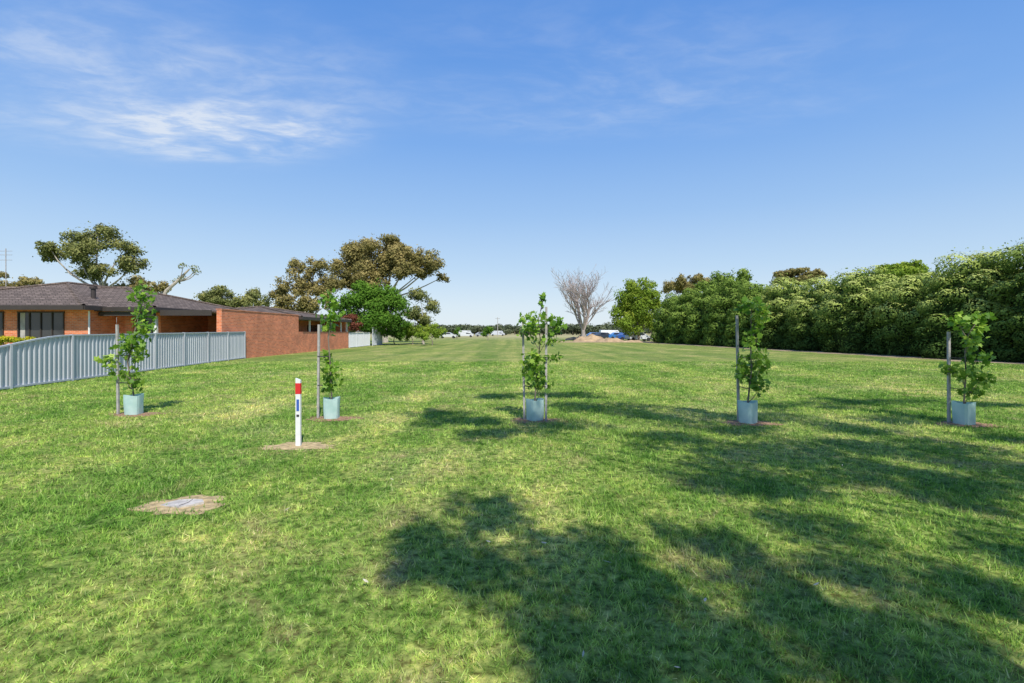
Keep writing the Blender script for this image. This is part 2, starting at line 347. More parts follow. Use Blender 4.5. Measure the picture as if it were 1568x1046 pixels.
patch('bare_soil',postp[0],postp[1]+0.02,0.48,0.25,M_soil,seed=9,hh=0.008)
patch('bare_soil',pitp[0],pitp[1],0.38,0.26,M_soil,seed=4,hh=0.008)

# pit cover (broken concrete slab)
mb=MB(); K=9; ang=np.linspace(0,2*np.pi,K,endpoint=False)
rr=np.array([1,0.92,0.85,1.02,0.95,1.05,0.8,0.98,0.9])
top=np.stack([pitp[0]+0.19*rr*np.cos(ang),pitp[1]+0.12*rr*np.sin(ang),0.025+0.01*np.cos(ang)],1); bot=top.copy(); bot[:,2]=-0.01
mb.add(top,[tuple(range(K))]); mb.add(np.vstack([top,bot]),[(i,K+i,K+(i+1)%K,(i+1)%K) for i in range(K)])
pc=empty('pit_cover'); mb.build('slab',[M_conc],pc)
tube_mb=MB(); tube(tube_mb,[(pitp[0]+.02,pitp[1]-.09,.027),(pitp[0]+.05,pitp[1],.029),(pitp[0]+.03,pitp[1]+.09,.027)],0.003,4); tube_mb.build('joint',[M_dark],pc)

# marker post
mp=empty('marker_post'); x,y=postp; hw=0.033; hd=0.02
def prism(mb,x0,x1,y0,y1,z0,z1,dz=0):
    V=[(x0,y0,z0),(x1,y0,z0),(x1,y1,z0),(x0,y1,z0),(x0,y0,z1),(x1,y0,z1-dz),(x1,y1,z1-dz),(x0,y1,z1)]
    mb.add(V,[(0,1,5,4),(1,2,6,5),(2,3,7,6),(3,0,4,7),(4,5,6,7),(3,2,1,0)])
mb=MB(); prism(mb,x-hw,x+hw,y-hd,y+hd,-0.05,0.735); prism(mb,x-hw,x+hw,y-hd,y+hd,0.885,0.955,0.03); mb.build('post',[M_white],mp)
mb=MB(); prism(mb,x-hw-.002,x+hw+.002,y-hd-.002,y+hd+.002,0.735,0.885); mb.build('red_band',[M_redp],mp)
mb=MB(); prism(mb,x-hw*.55,x+hw*.55,y-hd-.005,y-hd-.001,0.50,0.66); mb.build('label',[M_blue],mp)
mb=MB(); prism(mb,x-hw*.55,x+hw*.55,y-hd-.005,y-hd-.001,0.42,0.45); mb.build('label_line',[M_strap],mp)

# ------------------------------------------------------------ saplings
SB=[[(220,455,20,18),(215,485,18,18),(224,505,14,12),(208,522,22,13),(190,535,18,14),(168,555,16,11),(207,545,14,14),(187,570,18,11),(206,582,13,16)],
[(505,460,13,16),(509,485,19,13),(503,503,12,9),(499,548,9,12),(508,574,18,17),(505,594,12,8)],
[(831,461,5,12),(824,490,30,11),(809,506,19,13),(850,500,15,15),(838,522,22,8),(820,548,23,14),(850,547,13,5),(822,573,22,16),(829,591,18,9),(807,565,10,12)],
[(1150,467,22,11),(1166,479,13,13),(1155,498,9,14),(1151,520,13,11),(1155,546,21,13),(1166,560,13,12),(1145,575,20,13),(1160,591,15,11),(1138,562,12,9)],
[(1466,490,17,13),(1500,485,17,9),(1490,505,20,13),(1484,525,14,11),(1490,548,19,13),(1470,570,19,15),(1502,580,19,14),(1454,566,14,8),(1484,600,17,9)]]
ST=[[(181,635,497,0.0)],[(487,641,497,0.0)],[(803,643,485,0.0),(836,645,470,0.0)],[(1131,645,483,0.0)],[(1453,648,508,0.0)]]
for i,(gp,bl,st) in enumerate(zip(spos,SB,ST)):
    x,y=gp; E=empty('sapling'); mb=MB()
    cs=[(np.array([wX(b[0],y),y+rng.uniform(-.08,.08),wZ(b[1],y)]),b[2]/F*y,b[3]/F*y) for b in bl]
    order=sorted(cs,key=lambda c:c[0][2]); topc=order[-1][0]
    pts=[np.array([x,y,0]),np.array([x,y,0.35])]
    for f in (0.35,0.6,0.8,1.0):
        z=0.35+(topc[2]-0.35)*f; near=np.mean([c[0][0] for c in cs if abs(c[0][2]-z)<0.35] or [x]); pts.append(np.array([x*0.4+near*0.6,y+rng.uniform(-.03,.03),z]))
    pts[-1][0]=topc[0]; tube(mb,pts,np.linspace(0.018,0.005,len(pts)),6,0)
    P=np.array(pts)
    for c,rx,rz in cs:
        zz=max(0.3,c[2]-rx-0.12); k=np.interp(zz,P[:,2],np.arange(len(P))); k0=int(min(k,len(P)-2)); s=P[k0]+(P[k0+1]-P[k0])*(k-k0)
        limb(mb,s,c,0.008,0.004,n=5,sides=5)
        for q in range(4):
            limb(mb,c,c+unit(1)[0]*np.array([rx,rx,rz])*0.8,0.004,0.002,n=3,sides=4)
        n=int(rx*rz/(y/F)**2*0.24)+8
        clump(mb,c,(rx*1.12,rx*0.95,rz*1.15),n,0.092,1,base=0.25+0.4*rng.random(),tmpl=LOBED,inner=0.1,out=0.35,lvz=0.1,lvr=0.7)
    mb.build('stem_and_leaves',[M_bark,M_sap],E)
    for j,(sx,sb,stp,_) in enumerate(st):
        Ys=gY(sb); X=wX(sx,Ys); zt=wZ(stp,Ys); lean=rng.uniform(-0.03,0.03)
        m2=MB(); a=0.019
        V=[(X+dx*a,Ys+dy*a,-0.05) for dx,dy in((-1,-1),(1,-1),(1,1),(-1,1))]+[(X+lean+dx*a,Ys+dy*a,zt) for dx,dy in((-1,-1),(1,-1),(1,1),(-1,1))]
        m2.add(V,[(0,1,5,4),(1,2,6,5),(2,3,7,6),(3,0,4,7),(4,5,6,7)])
        m2.build('stake_%d'%(j+1),[M_stake],E)
        m3=MB()
        for zz in (0.62,1.15):
            if zz<zt:
                k=np.interp(zz,P[:,2],P[:,0]); tube(m3,[(X,Ys-.028,zz),((X+k)/2,y-.02,zz-.01),(k+0.02*np.sign(k-X),y-.0,zz),((X+k)/2,y+.03,zz-.01),(X,Ys+.028,zz)],0.007,5)
        m3.build('tie_%d'%(j+1),[M_strap],E)
    m4=MB(); g0=0.132; g1=0.145; hh=0.385; rot=rng.uniform(0.1,0.7); K=24; rows=5; V=[]
    for r in range(rows+1):
        f=r/rows
        for k in range(K):
            a=2*np.pi*k/K; ca,sa=math.cos(a),math.sin(a)
            q=(abs(ca)**5+abs(sa)**5)**(-1/5)*(g0+(g1-g0)*f)*(1+0.03*math.sin(3*a+i+4*f))*0.95
            xx,yy=q*ca,q*sa; V.append((x+xx*math.cos(rot)-yy*math.sin(rot),y+xx*math.sin(rot)+yy*math.cos(rot),0.0+hh*f+0.014*math.sin(2*a+i)*f))
    m4.add(V,[(r*K+k,r*K+(k+1)%K,(r+1)*K+(k+1)%K,(r+1)*K+k) for r in range(rows) for k in range(K)])
    o=m4.build('tree_guard',[M_guard],E); s=o.modifiers.new('s','SOLIDIFY'); s.thickness=0.004

# ------------------------------------------------------------ fence
def fX(Y): return -14.3-0.122*(Y-16.7)
def topz(Y):
    if Y<12: return 1.02
    if Y<16.7: return 1.02+(1.5-1.02)*(0.5-0.5*math.cos(math.pi*(Y-12)/4.7))
    return 1.5+0.1*(Y-16.7)/14
def fence(name,ya,yb,xf,zf,mat,step=2.333,pitch=0.19):
    E=empty(name); mb=MB(); prof=[(0,0),(0.3,0),(0.42,0.028),(0.72,0.028),(0.84,0)]
    pts=[];yy=ya
    while yy<yb:
        for a,b in prof: 
            if yy+a*pitch<=yb: pts.append((yy+a*pitch,b))
        yy+=pitch
    V=[]
    for Yp,off in pts: V+= [(xf(Yp)+off,Yp,0.06),(xf(Yp)+off,Yp,zf(Yp)-0.03)]
    mb.add(V,[(2*i,2*i+2,2*i+3,2*i+1) for i in range(len(pts)-1)]); mb.build('sheets',[mat],E)
    mr=MB(); ymarks=list(np.arange(yb,ya-0.01,-step))[::-1]
    for k in range(len(ymarks)-1):
        n=5
        for s in range(n):
            a=ymarks[k]+(ymarks[k+1]-ymarks[k])*s/n; b=ymarks[k]+(ymarks[k+1]-ymarks[k])*(s+1)/n
            for z0f,z1f in ((lambda q:zf(q)-0.035,lambda q:zf(q)+0.01),(lambda q:0.03,lambda q:0.085)):
                V=[]
                for q in (a,b):
                    for dx in(-0.02,0.05):
                        for z in (z0f(q),z1f(q)): V.append((xf(q)+dx,q,z))
                mr.add(V,[(0,1,5,4),(2,6,7,3),(1,3,7,5),(0,4,6,2)])
    mr.build('rails',[mat],E)
    mp_=MB()
    for q in ymarks:
        x=xf(q); prism(mp_,x-0.03,x+0.06,q-0.035,q+0.035,-0.05,zf(q)+0.02)
    mp_.build('posts',[mat],E); return E
fence('steel_fence',4.0+0.0,30.6,fX,topz,M_fence)
fence('white_fence',50.6,58,lambda Y:-16.15,lambda Y:1.5,M_fencew,step=2.4)
fence('paling_fence',58.3,62.2,lambda Y:-15.9+0.02*(Y-58),lambda Y:2.1,M_fence,step=1.95)

# ------------------------------------------------------------ house
H=empty('brick_house')
hip('roof_front',-34.5,-22.0,26.3,42.0,2.93,4.68,M_roof,H)
hip('roof_main',-44,-19.2,27.5,39.5,2.90,4.45,M_roof,H)
hip('roof_rear',-28,-15.85,38.6,50.5,2.72,3.75,M_roof,H)
box('wall_front',-34,-22.6,27.1,27.3,0,2.8,M_brick,H)
box('wall_front_side',-22.6+.002,-22.4,27.1,29.0,0,2.8,M_brick,H)
box('wall_main',-22.39,-20.1,29.0,29.2,0,2.8,M_brick,H)
box('wall_main_side',-20.098,-19.9,29.0,39,0,2.8,M_brick,H)
box('brick_pier',-21.75,-21.3,28.75,28.995,0,2.7,M_brick,H)
def window(x0,x1,y,z0,z1,n):
    box('window_glass',x0,x1,y-0.02,y-0.01,z0,z1,M_glass,H)
    t=0.05
    for k in range(n+1):
        xx=x0+(x1-x0)*k/n; box('mullion',xx-t/2,xx+t/2,y-0.07,y-0.022,z0,z1,M_dark,H)
    box('window_head',x0-.05,x1+.05,y-0.075,y-0.023,z1+.002,z1+0.07,M_dark,H); box('window_sill',x0-.05,x1+.05,y-0.09,y-0.023,z0-0.07,z0-.002,M_brick,H)
    box('curtain',x0+.1,x0+.35,y-0.026,y-0.0225,z0,z1,M_curt,H)
window(-26.1,-23.7,27.1,0.9,2.6,4); window(-29.3,-26.9,27.1,0.9,2.6,3)
window(-21.2,-20.3,29.0,0.9,2.45,2)
box('soffit_beam',-22.3,-19.3,27.6,27.75,2.45,2.69,M_dark,H)
box('carport_roof',-19.89,-16.35,27.9,38.5,2.66,2.74,M_roof,H)
box('carport_fascia',-19.15,-16.35,27.84,27.895,2.48,2.78,M_dark,H)
box('carport_back_wall',-19.89,-16.35,33.5,33.7,0,2.65,M_brick,H)
box('carport_door',-18.9,-17.2,33.44,33.495,0,2.1,M_curt,H)
box('garage_side_wall',-16.33,-16.05,28.3,38.5,0,2.82,M_brick,H)
box('wall_capping',-16.36,-16.02,28.27,38.53,2.823,2.87,M_brick,H)
box('carport_post',-19.6,-19.45,28.0,28.15,0,2.47,M_white,H)
box('low_wall',-16.33,-16.10,38.54,50.4,0,1.6,M_brick,H)
box('rear_wall',-18.6,-18.4,38.6,50.2,0,2.6,M_brick,H)
for yy in (41,43.5,46,48.5,50.2): box('verandah_post',-16.26,-16.16,yy-.05,yy+.05,1.603,2.5,M_white,H)
box('rear_window',-18.395,-18.36,41,44,0.9,2.2,M_glass,H); box('rear_window2',-18.395,-18.36,46,48.5,0.9,2.2,M_glass,H)
box('end_wall',-18.39,-16.34,50.2,50.4,0,2.6,M_brick,H)
mb=MB(); fy=29.6; fxx=wX(143,fy); tube(mb,[(fxx,fy,3.2),(fxx,fy,3.8),(fxx,fy,4.1)],0.12,12); tube(mb,[(fxx,fy,4.08),(fxx,fy,4.2)],0.19,12); mb.build('flue',[M_dark],H)
mb=MB(); ax,ay=wX(9,40),40; tube(mb,[(ax,ay,0),(ax,ay,4),(ax,ay,8.1)],0.03,6)
for z in (7.9,7.6,7.2): tube(mb,[(ax-.5,ay,z),(ax,ay,z),(ax+.5,ay,z)],0.015,4)
mb.build('tv_antenna',[M_stake])
mb=MB(); tube(mb,[(-22.3,27.0,0),(-22.3,27.0,1.4),(-22.3,27.0,2.7)],0.045,8); mb.build('downpipe',[M_white],H)

# ------------------------------------------------------------ trees left
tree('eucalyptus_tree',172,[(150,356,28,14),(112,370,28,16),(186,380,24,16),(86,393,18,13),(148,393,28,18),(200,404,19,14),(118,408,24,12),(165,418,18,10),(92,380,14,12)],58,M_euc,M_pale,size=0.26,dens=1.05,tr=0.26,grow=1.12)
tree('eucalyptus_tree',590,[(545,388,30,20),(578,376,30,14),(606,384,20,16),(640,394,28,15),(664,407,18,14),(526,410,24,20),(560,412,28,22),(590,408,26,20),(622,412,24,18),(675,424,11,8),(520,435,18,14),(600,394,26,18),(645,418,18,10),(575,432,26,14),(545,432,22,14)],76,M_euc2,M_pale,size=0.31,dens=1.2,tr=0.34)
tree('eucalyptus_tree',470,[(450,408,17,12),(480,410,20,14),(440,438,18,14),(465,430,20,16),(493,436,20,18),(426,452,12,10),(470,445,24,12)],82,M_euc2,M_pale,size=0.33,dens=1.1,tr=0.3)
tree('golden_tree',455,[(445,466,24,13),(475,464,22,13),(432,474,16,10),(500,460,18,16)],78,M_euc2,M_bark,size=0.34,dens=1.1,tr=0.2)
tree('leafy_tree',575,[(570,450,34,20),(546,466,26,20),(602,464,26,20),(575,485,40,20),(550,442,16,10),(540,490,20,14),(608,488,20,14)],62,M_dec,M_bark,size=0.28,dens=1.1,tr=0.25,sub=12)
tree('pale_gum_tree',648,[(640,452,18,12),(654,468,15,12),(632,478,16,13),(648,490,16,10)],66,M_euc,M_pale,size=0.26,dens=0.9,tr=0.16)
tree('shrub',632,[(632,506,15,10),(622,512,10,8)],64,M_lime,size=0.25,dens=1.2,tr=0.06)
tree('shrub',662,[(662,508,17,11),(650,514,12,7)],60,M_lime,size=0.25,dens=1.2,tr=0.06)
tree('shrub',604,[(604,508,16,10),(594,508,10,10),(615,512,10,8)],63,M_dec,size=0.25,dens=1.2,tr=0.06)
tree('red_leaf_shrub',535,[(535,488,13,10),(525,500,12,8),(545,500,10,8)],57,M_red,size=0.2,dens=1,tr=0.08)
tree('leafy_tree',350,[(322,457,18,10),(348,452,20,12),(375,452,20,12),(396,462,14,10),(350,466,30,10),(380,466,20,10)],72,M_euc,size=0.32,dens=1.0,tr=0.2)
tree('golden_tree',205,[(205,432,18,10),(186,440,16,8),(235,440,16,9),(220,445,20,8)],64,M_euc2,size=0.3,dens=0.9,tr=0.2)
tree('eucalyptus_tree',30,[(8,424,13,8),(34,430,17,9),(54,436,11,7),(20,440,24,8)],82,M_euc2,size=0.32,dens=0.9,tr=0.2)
mb=MB(); Yb=60; A=[(wX(q,Yb),Yb,wZ(p,Yb)) for q,p in ((240,508),(243,470),(255,445),(270,432),(282,420),(290,412))]; A[0]=(A[0][0],Yb,0)
tube(mb,A,np.linspace(0.3,0.09,6),8)
for q,p in((296,410),(284,408),(276,425),(298,416),(265,430)):
    c=(wX(q,Yb),Yb+rng.uniform(-.5,.5),wZ(p,Yb)); limb(mb,A[3],c,0.08,0.03); clump(mb,c,(0.55,0.55,0.4),45,0.24,1)
mb.build('lopped_tree',[M_pale,M_euc])
tree('yellow_flower_shrub',20,[(12,521,15,6),(38,521,13,4),(-12,523,15,7)],17.6,M_yel,size=0.06,dens=1.0,tr=0.03,jy=0.2)

# ------------------------------------------------------------ right hedge
def hX(Y): return 26-(Y-26)*0.117
def hedge_plant(name,Y,h,mat,rx=3.2,ry=2.9,size=0.17,top=0.0,nsub=85,pointy=2.8,dx=0.0):
    cx=hX(Y)+rx-0.2+dx; mb=MB()
    R=16;K=20;V=[]
    for r in range(R+1):
        f=r/R; q=(1-f**pointy)**0.5*0.78 if f<1 else 0
        for k in range(K):
            a=2*np.pi*k/K; w=1+0.08*math.sin(3*a+Y+5*f)
            V.append((cx+rx*q*w*math.cos(a),Y+ry*q*w*math.sin(a),f*h*0.84))
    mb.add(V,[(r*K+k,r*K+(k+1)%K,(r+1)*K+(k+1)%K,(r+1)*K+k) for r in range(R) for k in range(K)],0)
    tube(mb,[(cx,Y,-.1),(cx,Y,1),(cx,Y,h*.5)],[0.3,0.25,0.15],8,2)
    pts=[]
    for i in range(nsub*8):
        f=rng.random()**0.85*0.99; a=rng.random()*2*np.pi
        q=(1-f**pointy)**0.5
        p=np.array([rx*q*math.cos(a),ry*q*math.sin(a),f*h*0.9])
        r=rng.choice([0.5,0.7,0.9,1.1])*rng.uniform(0.9,1.1)*(0.8 if f<0.35 else 1)
        if all(np.linalg.norm(p-o[0])>0.62*(r+o[1]) for o in pts): pts.append((p,r,f,a))
        if len(pts)>=nsub: break
    for p,r,f,a in pts:
        bul=rng.uniform(-0.05,0.10)*(0.5+f); c=(cx+p[0]*(0.84+bul),Y+p[1]*(0.84+bul),max(0.3,p[2]*(0.95+0.3*bul)))
        base=0.16+0.36*min(1,max(0,(f-0.15)/0.40))*top+0.12*(rng.random()-.5)+(0.22 if top<0.5 else 0)  # leaf colour lightens with height: new growth and flowers, plus painted-in sunlit tops
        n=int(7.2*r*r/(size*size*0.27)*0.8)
        clump(mb,c,(r,r,r*0.8),n,size,1,base=base,inner=0.84,out=2.0,lvz=0.14+0.26*top*min(1,f*2),lvr=0.14,nz=0.42)  # upper side of each clump coloured lighter: new growth plus painted light
        m=int(n*0.05); Q=np.array(c)+unit(m)*r*1.08; leaves(mb,Q,unit(m),size,1,np.clip(base+.1*rng.random(m),0,1))
    m=2600; f=rng.random(m)**0.85*0.97; a=rng.random(m)*2*np.pi; q=(1-f**pointy)**0.5*0.84
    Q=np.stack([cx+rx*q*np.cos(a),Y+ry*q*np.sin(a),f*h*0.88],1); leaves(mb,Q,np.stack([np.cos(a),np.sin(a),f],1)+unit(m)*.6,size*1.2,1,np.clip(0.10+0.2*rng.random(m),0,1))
    return mb.build(name,[M_core,mat,M_bark])
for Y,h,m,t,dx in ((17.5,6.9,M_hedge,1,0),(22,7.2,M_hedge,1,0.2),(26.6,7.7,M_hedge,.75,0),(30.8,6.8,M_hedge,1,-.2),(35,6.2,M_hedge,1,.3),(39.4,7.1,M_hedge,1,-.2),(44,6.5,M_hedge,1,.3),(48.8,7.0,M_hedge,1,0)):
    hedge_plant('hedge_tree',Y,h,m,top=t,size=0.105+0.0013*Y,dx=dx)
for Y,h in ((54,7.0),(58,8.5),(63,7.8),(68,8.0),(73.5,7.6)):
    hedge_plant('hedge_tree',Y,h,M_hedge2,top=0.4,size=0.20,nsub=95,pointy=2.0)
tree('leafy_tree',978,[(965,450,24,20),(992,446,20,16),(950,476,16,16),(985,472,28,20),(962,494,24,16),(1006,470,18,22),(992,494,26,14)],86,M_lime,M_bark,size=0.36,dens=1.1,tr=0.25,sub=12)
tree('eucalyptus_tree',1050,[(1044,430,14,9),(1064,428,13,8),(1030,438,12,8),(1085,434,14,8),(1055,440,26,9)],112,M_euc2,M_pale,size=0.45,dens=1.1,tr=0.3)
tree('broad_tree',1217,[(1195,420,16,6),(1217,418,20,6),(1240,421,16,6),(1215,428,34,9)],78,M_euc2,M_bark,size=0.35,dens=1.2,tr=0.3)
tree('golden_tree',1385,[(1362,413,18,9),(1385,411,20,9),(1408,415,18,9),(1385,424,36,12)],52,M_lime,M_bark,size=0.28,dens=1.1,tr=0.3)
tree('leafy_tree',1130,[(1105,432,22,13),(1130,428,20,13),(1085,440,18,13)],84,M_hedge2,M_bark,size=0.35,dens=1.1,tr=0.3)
mb=MB(); V=[];ysb=np.linspace(8,86,120)
for q in ysb: V+=[(hX(q)-1.5+0.35*math.sin(q*1.3)+0.2*math.sin(q*3.1),q,0.005),(hX(q)+7,q,0.005)]
mb.add(V,[(2*i,2*i+1,2*i+3,2*i+2) for i in range(len(ysb)-1)]); mb.build('garden_bed',[M_bed])

# ------------------------------------------------------------ bare tree
mb=MB()
def branch(p,d,L,r,lev):
    n=4; pts=[p]; q=p.copy(); dd=d.copy()
    for i in range(n):
        dd=dd+rng.normal(size=3)*0.08+np.array([0,0,0.05]); dd/=np.linalg.norm(dd); q=q+dd*L/n; pts.append(q.copy())
    tube(mb,pts,np.linspace(r,r*0.62,n+1),5 if lev>1 else 8)
    if lev>=5: return
    for i in range(4 if lev<3 else 3):
        nd=dd+unit(1)[0]*np.array([0.75,0.75,0.4]); nd[2]=max(nd[2],0.15); nd/=np.linalg.norm(nd)
        j=rng.integers(1,n+1); branch(pts[j],nd,L*rng.uniform(0.55,0.75),max(0.024,r*0.52),lev+1)
bY=92; b0=np.array([wX(893,bY),bY,-0.1]); tube(mb,[b0,b0+[0.05,0,1],b0+[0,0,2.0]],[0.5,0.36,0.33],9)
for k in range(7):
    a=2*np.pi*k/7+0.3; sp_=0.66 if k%2 else 0.38
    d=np.array([math.cos(a)*sp_,math.sin(a)*sp_,1.0]); d/=np.linalg.norm(d); branch(b0+np.array([0,0,1.5+0.1*k]),d,5.0*(1 if k%2 else 1.1),0.18,1)
mb.build('bare_tree',[M_bare])

# ------------------------------------------------------------ distant masses
mb=MB()
for i in range(420):
    Y=rng.uniform(230,420); X=rng.uniform(-1.1,1.1)*Y; h=rng.uniform(3.2,7.5)*(Y/300)
    if i>330: X=rng.uniform(-0.16,0.24)*Y
    if abs(X/Y)<0.12: h*=0.85
    tube(mb,[(X,Y,0),(X,Y,h*.3),(X,Y,h*.6)],0.25,4,0)
    for k in range(4):
        r=h*rng.uniform(0.28,0.5); clump(mb,(X+rng.uniform(-1,1)*h*0.6,Y+rng.uniform(-1,1)*h*.4,h*rng.uniform(0.35,0.75)),(r*1.2,r,r*0.7),70,1.3,1,base=rng.random())
mb.build('distant_trees',[M_bark,M_far])

def mound(x,y,rx,ry,h,sd):
    mb=MB(); n=26; V=[]
    for j in range(n+1):
        for i in range(n+1):
            a=-1+2*i/n;b=-1+2*j/n; q=max(0,1-(a*a+b*b)); z=h*q**0.8*(1+0.35*math.sin(5*a+sd)*math.cos(4*b+sd)+0.15*math.sin(11*a+sd*2))+rng.uniform(0,.06)*(q>0)-0.02*(q<=0)
            V.append((x+a*rx,y+b*ry,z))
    mb.add(V,[(j*(n+1)+i,j*(n+1)+i+1,(j+1)*(n+1)+i+1,(j+1)*(n+1)+i) for j in range(n) for i in range(n)]); return mb.build('dirt_mound',[M_mound])
mound(wX(905,84),84,3.0,2.2,0.9,1); mound(wX(935,80),80,2.4,2,0.55,2); mound(wX(885,96),96,2.5,2,0.7,3); mound(wX(968,78),78,2.2,1.6,0.25,5)
patch('bare_soil',wX(925,80),80,9,4,M_mound,z=0.006,hh=0.05,seed=2)

def car(name,x,y,col,rot=0.0,van=False,L=4.4):
    E=empty(name); E.location=(x,y,0); E.rotation_euler=(0,0,rot)
    pm=simple(name+'_paint',col,0.3,0.03,2,spec=0.6)
    if van: prof=[(-L/2,.35),(L/2,.35),(L/2,.95),(L/2-.5,1.1),(L/2-1.0,1.95),(-L/2+.05,2.0),(-L/2,1.0)]
    else: prof=[(-L/2,.35),(L/2,.35),(L/2,.75),(L/2-.95,.95),(L/2-1.7,1.42),(-L/2+1.0,1.46),(-L/2+.25,1.0),(-L/2,.92)]
    w=.86; mb=MB(); k=len(prof); V=[(a,-w*(0.84 if b>1.1 else 1),b) for a,b in prof]+[(a,w*(0.84 if b>1.1 else 1),b) for a,b in prof]
    mb.add(V,[tuple(range(k))]); mb.add(V,[tuple(range(2*k-1,k-1,-1))]); mb.add(V,[(i,i+k,(i+1)%k+k,(i+1)%k) for i in range(k)])
    o=mb.build('body',[pm],E); b=o.modifiers.new('b','BEVEL'); b.width=0.06; b.segments=2
    mb=MB()
    x0,x1=(-L/2+1.15,L/2-1.75) if not van else (L/2-1.9,L/2-1.15); zt=1.36 if not van else 1.75
    for s in(-1,1):
        V=[(x0-.25,s*(w-.0),1.0),(x1+.45,s*(w-.0),1.0),(x1,s*(w*.87+.01),zt),(x0,s*(w*.87+.01),zt)]; mb.add(V,[(0,1,2,3)])
    V=[(L/2-(1.02 if not van else .52),-w*.8,1.02+.13*van),(L/2-(1.02 if not van else .52),w*.8,1.02+.13*van),(L/2-(1.62 if not van else .93),w*.72,zt+.02),(L/2-(1.62 if not van else .93),-w*.72,zt+.02)]
    V=[(a+.03,b,c+.03) for a,b,c in V]; mb.add(V,[(0,1,2,3)])
    mb.build('windows',[M_glass],E)
    mb=MB()
    for a in(-L/2+.8,L/2-.8):
        for s in(-1,1):
            th=np.linspace(0,2*np.pi,16,endpoint=False); R=.32
            V=[(a+R*math.cos(t),s*w*0.8,.32+R*math.sin(t)) for t in th]+[(a+R*math.cos(t),s*(w+.03),.32+R*math.sin(t)) for t in th]
            mb.add(V,[(i,(i+1)%16,(i+1)%16+16,i+16) for i in range(16)]); mb.add(V,[tuple(range(16,32))]); mb.add(V,[tuple(range(16))])
    mb.build('wheels',[M_tyre],E)
car('parked_car',wX(978,88),88,(0.6,0.62,0.65),0.2)
car('parked_car',wX(962,97),97,(0.03,0.10,0.35),0.1)
car('parked_van',wX(935,118),118,(0.75,0.76,0.78),0.1,True,5)
car('parked_car',wX(948,108),108,(0.04,0.18,0.5),-.1)
car('parked_car',wX(912,125),125,(0.05,0.15,0.4),0)
car('parked_car',wX(925,112),112,(0.04,0.05,0.07),0.3)
car('parked_car',wX(686,125),125,(0.6,0.62,0.62),0)
car('parked_van',wX(712,150),150,(0.6,0.61,0.62),0,True,5)
car('parked_car',wX(738,165),165,(0.3,0.33,0.36),0.1)
car('parked_van',wX(762,200),200,(0.5,0.52,0.56),0.1,True,5.5)
mb=MB(); tube(mb,[(wX(762,170),170,0),(wX(762,170),170,4),(wX(762,170),170,6.4)],[.14,.12,.09],6); tube(mb,[(wX(762,170)-.8,170,6),(wX(762,170),170,6.02),(wX(762,170)+.8,170,6)],0.06,5); mb.build('power_pole',[M_stake])
tree('young_tree',747,[(747,506,9,8),(742,512,6,5)],95,M_dec,size=0.25,tr=0.07)
tree('young_tree',700,[(700,508,7,6)],120,M_dec,size=0.25,tr=0.07)

# ------------------------------------------------------------ street trees behind the camera (their shadows fall on the lawn)
def shadow_tree(name,trunk,blobs,z0,z1,dn,gr_=1.0):
    mb=MB(); tx,ty=trunk; fork=np.array([tx-0.2,ty+0.2,3.6]); tube(mb,[(tx,ty,-.1),(tx,ty,1.2),(tx-.1,ty+.1,2.4),fork],[0.34,0.26,0.24,0.2],9,0)
    for (px,py,rx,ry) in blobs:
        Y=gY(py); X=wX(px,Y); RX=rx/F*Y; RY=Y*Y/(F*CAMZ)*ry*gr_
        z=rng.uniform(z0,z1); off=z/math.tan(EL); c=np.array([X-SH[0]*off,Y-SH[1]*off,z])
        RY=min(RY,2.2); rz=0.45
        limb(mb,fork,c,0.05,0.015,sag=0.08,n=6)
        for k in range(10):
            q=c+rng.uniform(-1,1,3)*np.array([RX,RY,rz])*0.76; r=rng.uniform(0.30,0.58)
            limb(mb,c,q,0.015,0.006,n=3,sides=4)
            a=(max(0.22,RX*r),max(0.2,RY*r),0.35); n=int(dn*math.pi*a[0]*a[1]/(0.11*0.11*0.27)*0.55)+10
            clump(mb,q,a,n,0.11,1,inner=0.2,out=0.3)
    return mb.build(name,[M_bark,M_euc])
shadow_tree('street_tree',(12.5,-3.5),[(700,640,75,10),(745,664,45,9),(655,634,30,5),(770,606,55,4),(880,606,70,4),(860,652,90,8),(940,626,90,8),(1015,640,90,9),(1010,672,80,9),(1120,690,90,13),(1215,622,90,4),(1260,676,100,12),(1400,644,90,6),(1440,690,120,14),(1530,715,90,14),(1170,722,120,12),(1080,738,60,9),(1100,655,80,8),(1330,720,110,12),(1540,672,60,8),(1340,615,90,4),(1480,765,80,10),(1520,620,70,4),(1180,640,90,6),(1300,655,80,7),(1220,700,100,9),(1400,740,90,9),(1540,745,80,10),(1200,755,70,7)],8.8,10.2,2.2,1.2)
shadow_tree('street_tree',(5.5,-6.0),[(765,778,62,20),(700,832,75,22),(640,845,45,12),(770,880,100,28),(880,890,95,32),(900,842,90,13),(1010,960,130,36),(860,985,80,28),(1160,905,100,26),(1260,985,130,34),(1400,970,110,36),(1500,905,80,20),(1330,885,80,16),(1480,1030,120,35),(1250,812,80,11),(1100,838,70,12),(1130,1040,120,36),(1540,850,50,14),(960,1050,90,30),(1000,890,80,17)],7.6,9.0,1.8)

# fallen leaves
mb=MB(); fl=[(833,840),(893,1015),(1037,1036),(440,787),(1290,718),(1080,930),(930,870),(560,900),(600,740),(350,626),(748,838),(1250,905)]
for px,py in fl:
    Y=gY(py); p=np.array([[wX(px,Y),Y,0.045]]); leaves(mb,p,np.array([[rng.normal()*.3,rng.normal()*.3-.3,1.0]])/1.2,0.045,0,np.array([0.5]),np.array([(0,-.6),(.13,-.2),(.16,.1),(0,.6),(-.12,.15),(-.1,-.25)]))
mb.build('fallen_leaves',[M_dry])

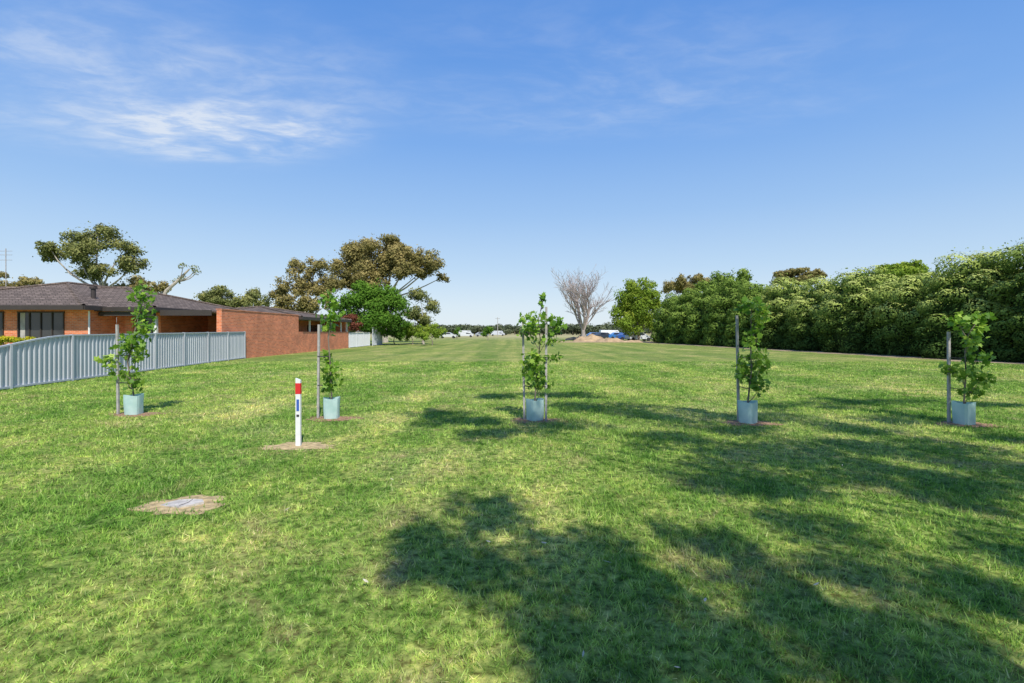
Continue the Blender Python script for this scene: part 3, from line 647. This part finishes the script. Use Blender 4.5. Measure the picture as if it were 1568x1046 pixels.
# ------------------------------------------------------------ sky, sun
W=bpy.data.worlds.new('World'); scene.world=W; W.use_nodes=True; nt=W.node_tree; nt.nodes.clear(); L=nt.links
o=node(nt,'ShaderNodeOutputWorld'); bg=node(nt,'ShaderNodeBackground'); sky=node(nt,'ShaderNodeTexSky')
sky.sky_type='NISHITA'; sky.sun_disc=False; sky.sun_elevation=EL; sky.sun_rotation=math.atan2(SUN.x,SUN.y); sky.altitude=60; sky.air_density=1.0; sky.dust_density=0.6; sky.ozone_density=2.0
BS=0.12
tc=node(nt,'ShaderNodeTexCoord'); sp=node(nt,'ShaderNodeSeparateXYZ'); L.new(tc.outputs['Generated'],sp.inputs[0])
gr=ramp(nt,[(0.0,(0.78,0.87,0.94)),(0.05,(0.69,0.82,0.94)),(0.12,(0.52,0.71,0.93)),(0.22,(0.35,0.57,0.91)),(0.34,(0.215,0.44,0.88)),(0.5,(0.125,0.33,0.81)),(1.0,(0.06,0.19,0.58))])
L.new(sp.outputs[2],gr.inputs[0])
sc_=node(nt,'ShaderNodeVectorMath',operation='SCALE'); sc_.inputs['Scale'].default_value=1/BS; L.new(gr.outputs[0],sc_.inputs[0])
mixc=node(nt,'ShaderNodeMix',data_type='RGBA'); mixc.inputs[0].default_value=0.88; L.new(sky.outputs[0],mixc.inputs[6]); L.new(sc_.outputs[0],mixc.inputs[7])
L.new(mixc.outputs[2],bg.inputs[0]); bg.inputs[1].default_value=BS
mz=node(nt,'ShaderNodeMath',operation='MAXIMUM'); mz.inputs[1].default_value=0.03; L.new(sp.outputs[2],mz.inputs[0])
dx=node(nt,'ShaderNodeMath',operation='DIVIDE'); L.new(sp.outputs[0],dx.inputs[0]); L.new(mz.outputs[0],dx.inputs[1])
dy=node(nt,'ShaderNodeMath',operation='DIVIDE'); L.new(sp.outputs[1],dy.inputs[0]); L.new(mz.outputs[0],dy.inputs[1])
cb=node(nt,'ShaderNodeCombineXYZ'); L.new(dx.outputs[0],cb.inputs[0]); L.new(dy.outputs[0],cb.inputs[1])
def cmask(loc,scl,rot):
    mpn=node(nt,'ShaderNodeMapping',vector_type='TEXTURE'); mpn.inputs['Location'].default_value=loc; mpn.inputs['Rotation'].default_value=(0,0,rot); mpn.inputs['Scale'].default_value=scl
    L.new(cb.outputs[0],mpn.inputs[0]); ln=node(nt,'ShaderNodeVectorMath',operation='LENGTH'); L.new(mpn.outputs[0],ln.inputs[0])
    mr=node(nt,'ShaderNodeMapRange',interpolation_type='SMOOTHSTEP'); mr.inputs[1].default_value=0.15; mr.inputs[2].default_value=1.0; mr.inputs[3].default_value=1; mr.inputs[4].default_value=0
    L.new(ln.outputs['Value'],mr.inputs[0]); return mr.outputs[0]
def cnoise(scale,rot,sx,det=9,seed=0):
    mpn=node(nt,'ShaderNodeMapping'); mpn.inputs['Rotation'].default_value=(0,0,rot); mpn.inputs['Scale'].default_value=(sx,1,1); mpn.inputs['Location'].default_value=(seed,seed,0)
    L.new(cb.outputs[0],mpn.inputs[0]); n=node(nt,'ShaderNodeTexNoise'); n.inputs['Scale'].default_value=scale; n.inputs['Detail'].default_value=det; n.inputs['Roughness'].default_value=0.6; n.inputs['Distortion'].default_value=0.5
    L.new(mpn.outputs[0],n.inputs['Vector']); return n.outputs['Fac']
def mth(op,a,b):
    m=node(nt,'ShaderNodeMath',operation=op)
    for i,q in enumerate((a,b)):
        if isinstance(q,(int,float)): m.inputs[i].default_value=q
        else: L.new(q,m.inputs[i])
    return m.outputs[0]
def rng_(v,a,b):
    mr=node(nt,'ShaderNodeMapRange',interpolation_type='SMOOTHSTEP'); mr.inputs[1].default_value=a; mr.inputs[2].default_value=b; L.new(v,mr.inputs[0]); return mr.outputs[0]
n1=cnoise(2.2,-0.6,0.7); n2=cnoise(9,-0.9,0.55,8,4)
st=mth('MULTIPLY',rng_(n1,0.28,0.64),mth('ADD',mth('MULTIPLY',rng_(n2,0.3,0.7),0.8),0.28))
m1=cmask((-1.6,2.25,0),(1.35,1.05,1),-0.35)
m1b=cmask((-1.45,2.62,0),(0.9,0.50,1),-0.3)
m2=mth('MULTIPLY',cmask((0.4,2.1,0),(1.6,0.75,1),0.0),0.22)
tot=mth('MULTIPLY',st,mth('ADD',mth('ADD',mth('MULTIPLY',m1,0.5),mth('MULTIPLY',m1b,0.75)),m2))
cl=mth('MINIMUM',mth('ADD',tot,mth('MULTIPLY',m1,0.07)),0.8)
bg2=node(nt,'ShaderNodeBackground'); bg2.inputs[0].default_value=(0.86,0.92,1,1); bg2.inputs[1].default_value=0.92
mx=node(nt,'ShaderNodeMixShader'); L.new(cl,mx.inputs[0]); L.new(bg.outputs[0],mx.inputs[1]); L.new(bg2.outputs[0],mx.inputs[2]); L.new(mx.outputs[0],o.inputs[0])
sl=bpy.data.lights.new('sun','SUN'); sl.energy=5.0; sl.angle=math.radians(0.53); sl.color=(1,0.95,0.86)
so=bpy.data.objects.new('sun',sl); COL.objects.link(so); so.rotation_euler=(-SUN).to_track_quat('-Z','Y').to_euler(); so.location=(5,-10,20)

cam=bpy.data.cameras.new('camera'); cam.lens=18; cam.sensor_width=36; cam.shift_y=-15/1568; cam.clip_end=6000
co=bpy.data.objects.new('camera',cam); COL.objects.link(co); co.location=(0,0,CAMZ); co.rotation_euler=(math.pi/2,0,0); scene.camera=co
scene.view_settings.view_transform='Standard'; scene.view_settings.look='None'; scene.view_settings.exposure=0
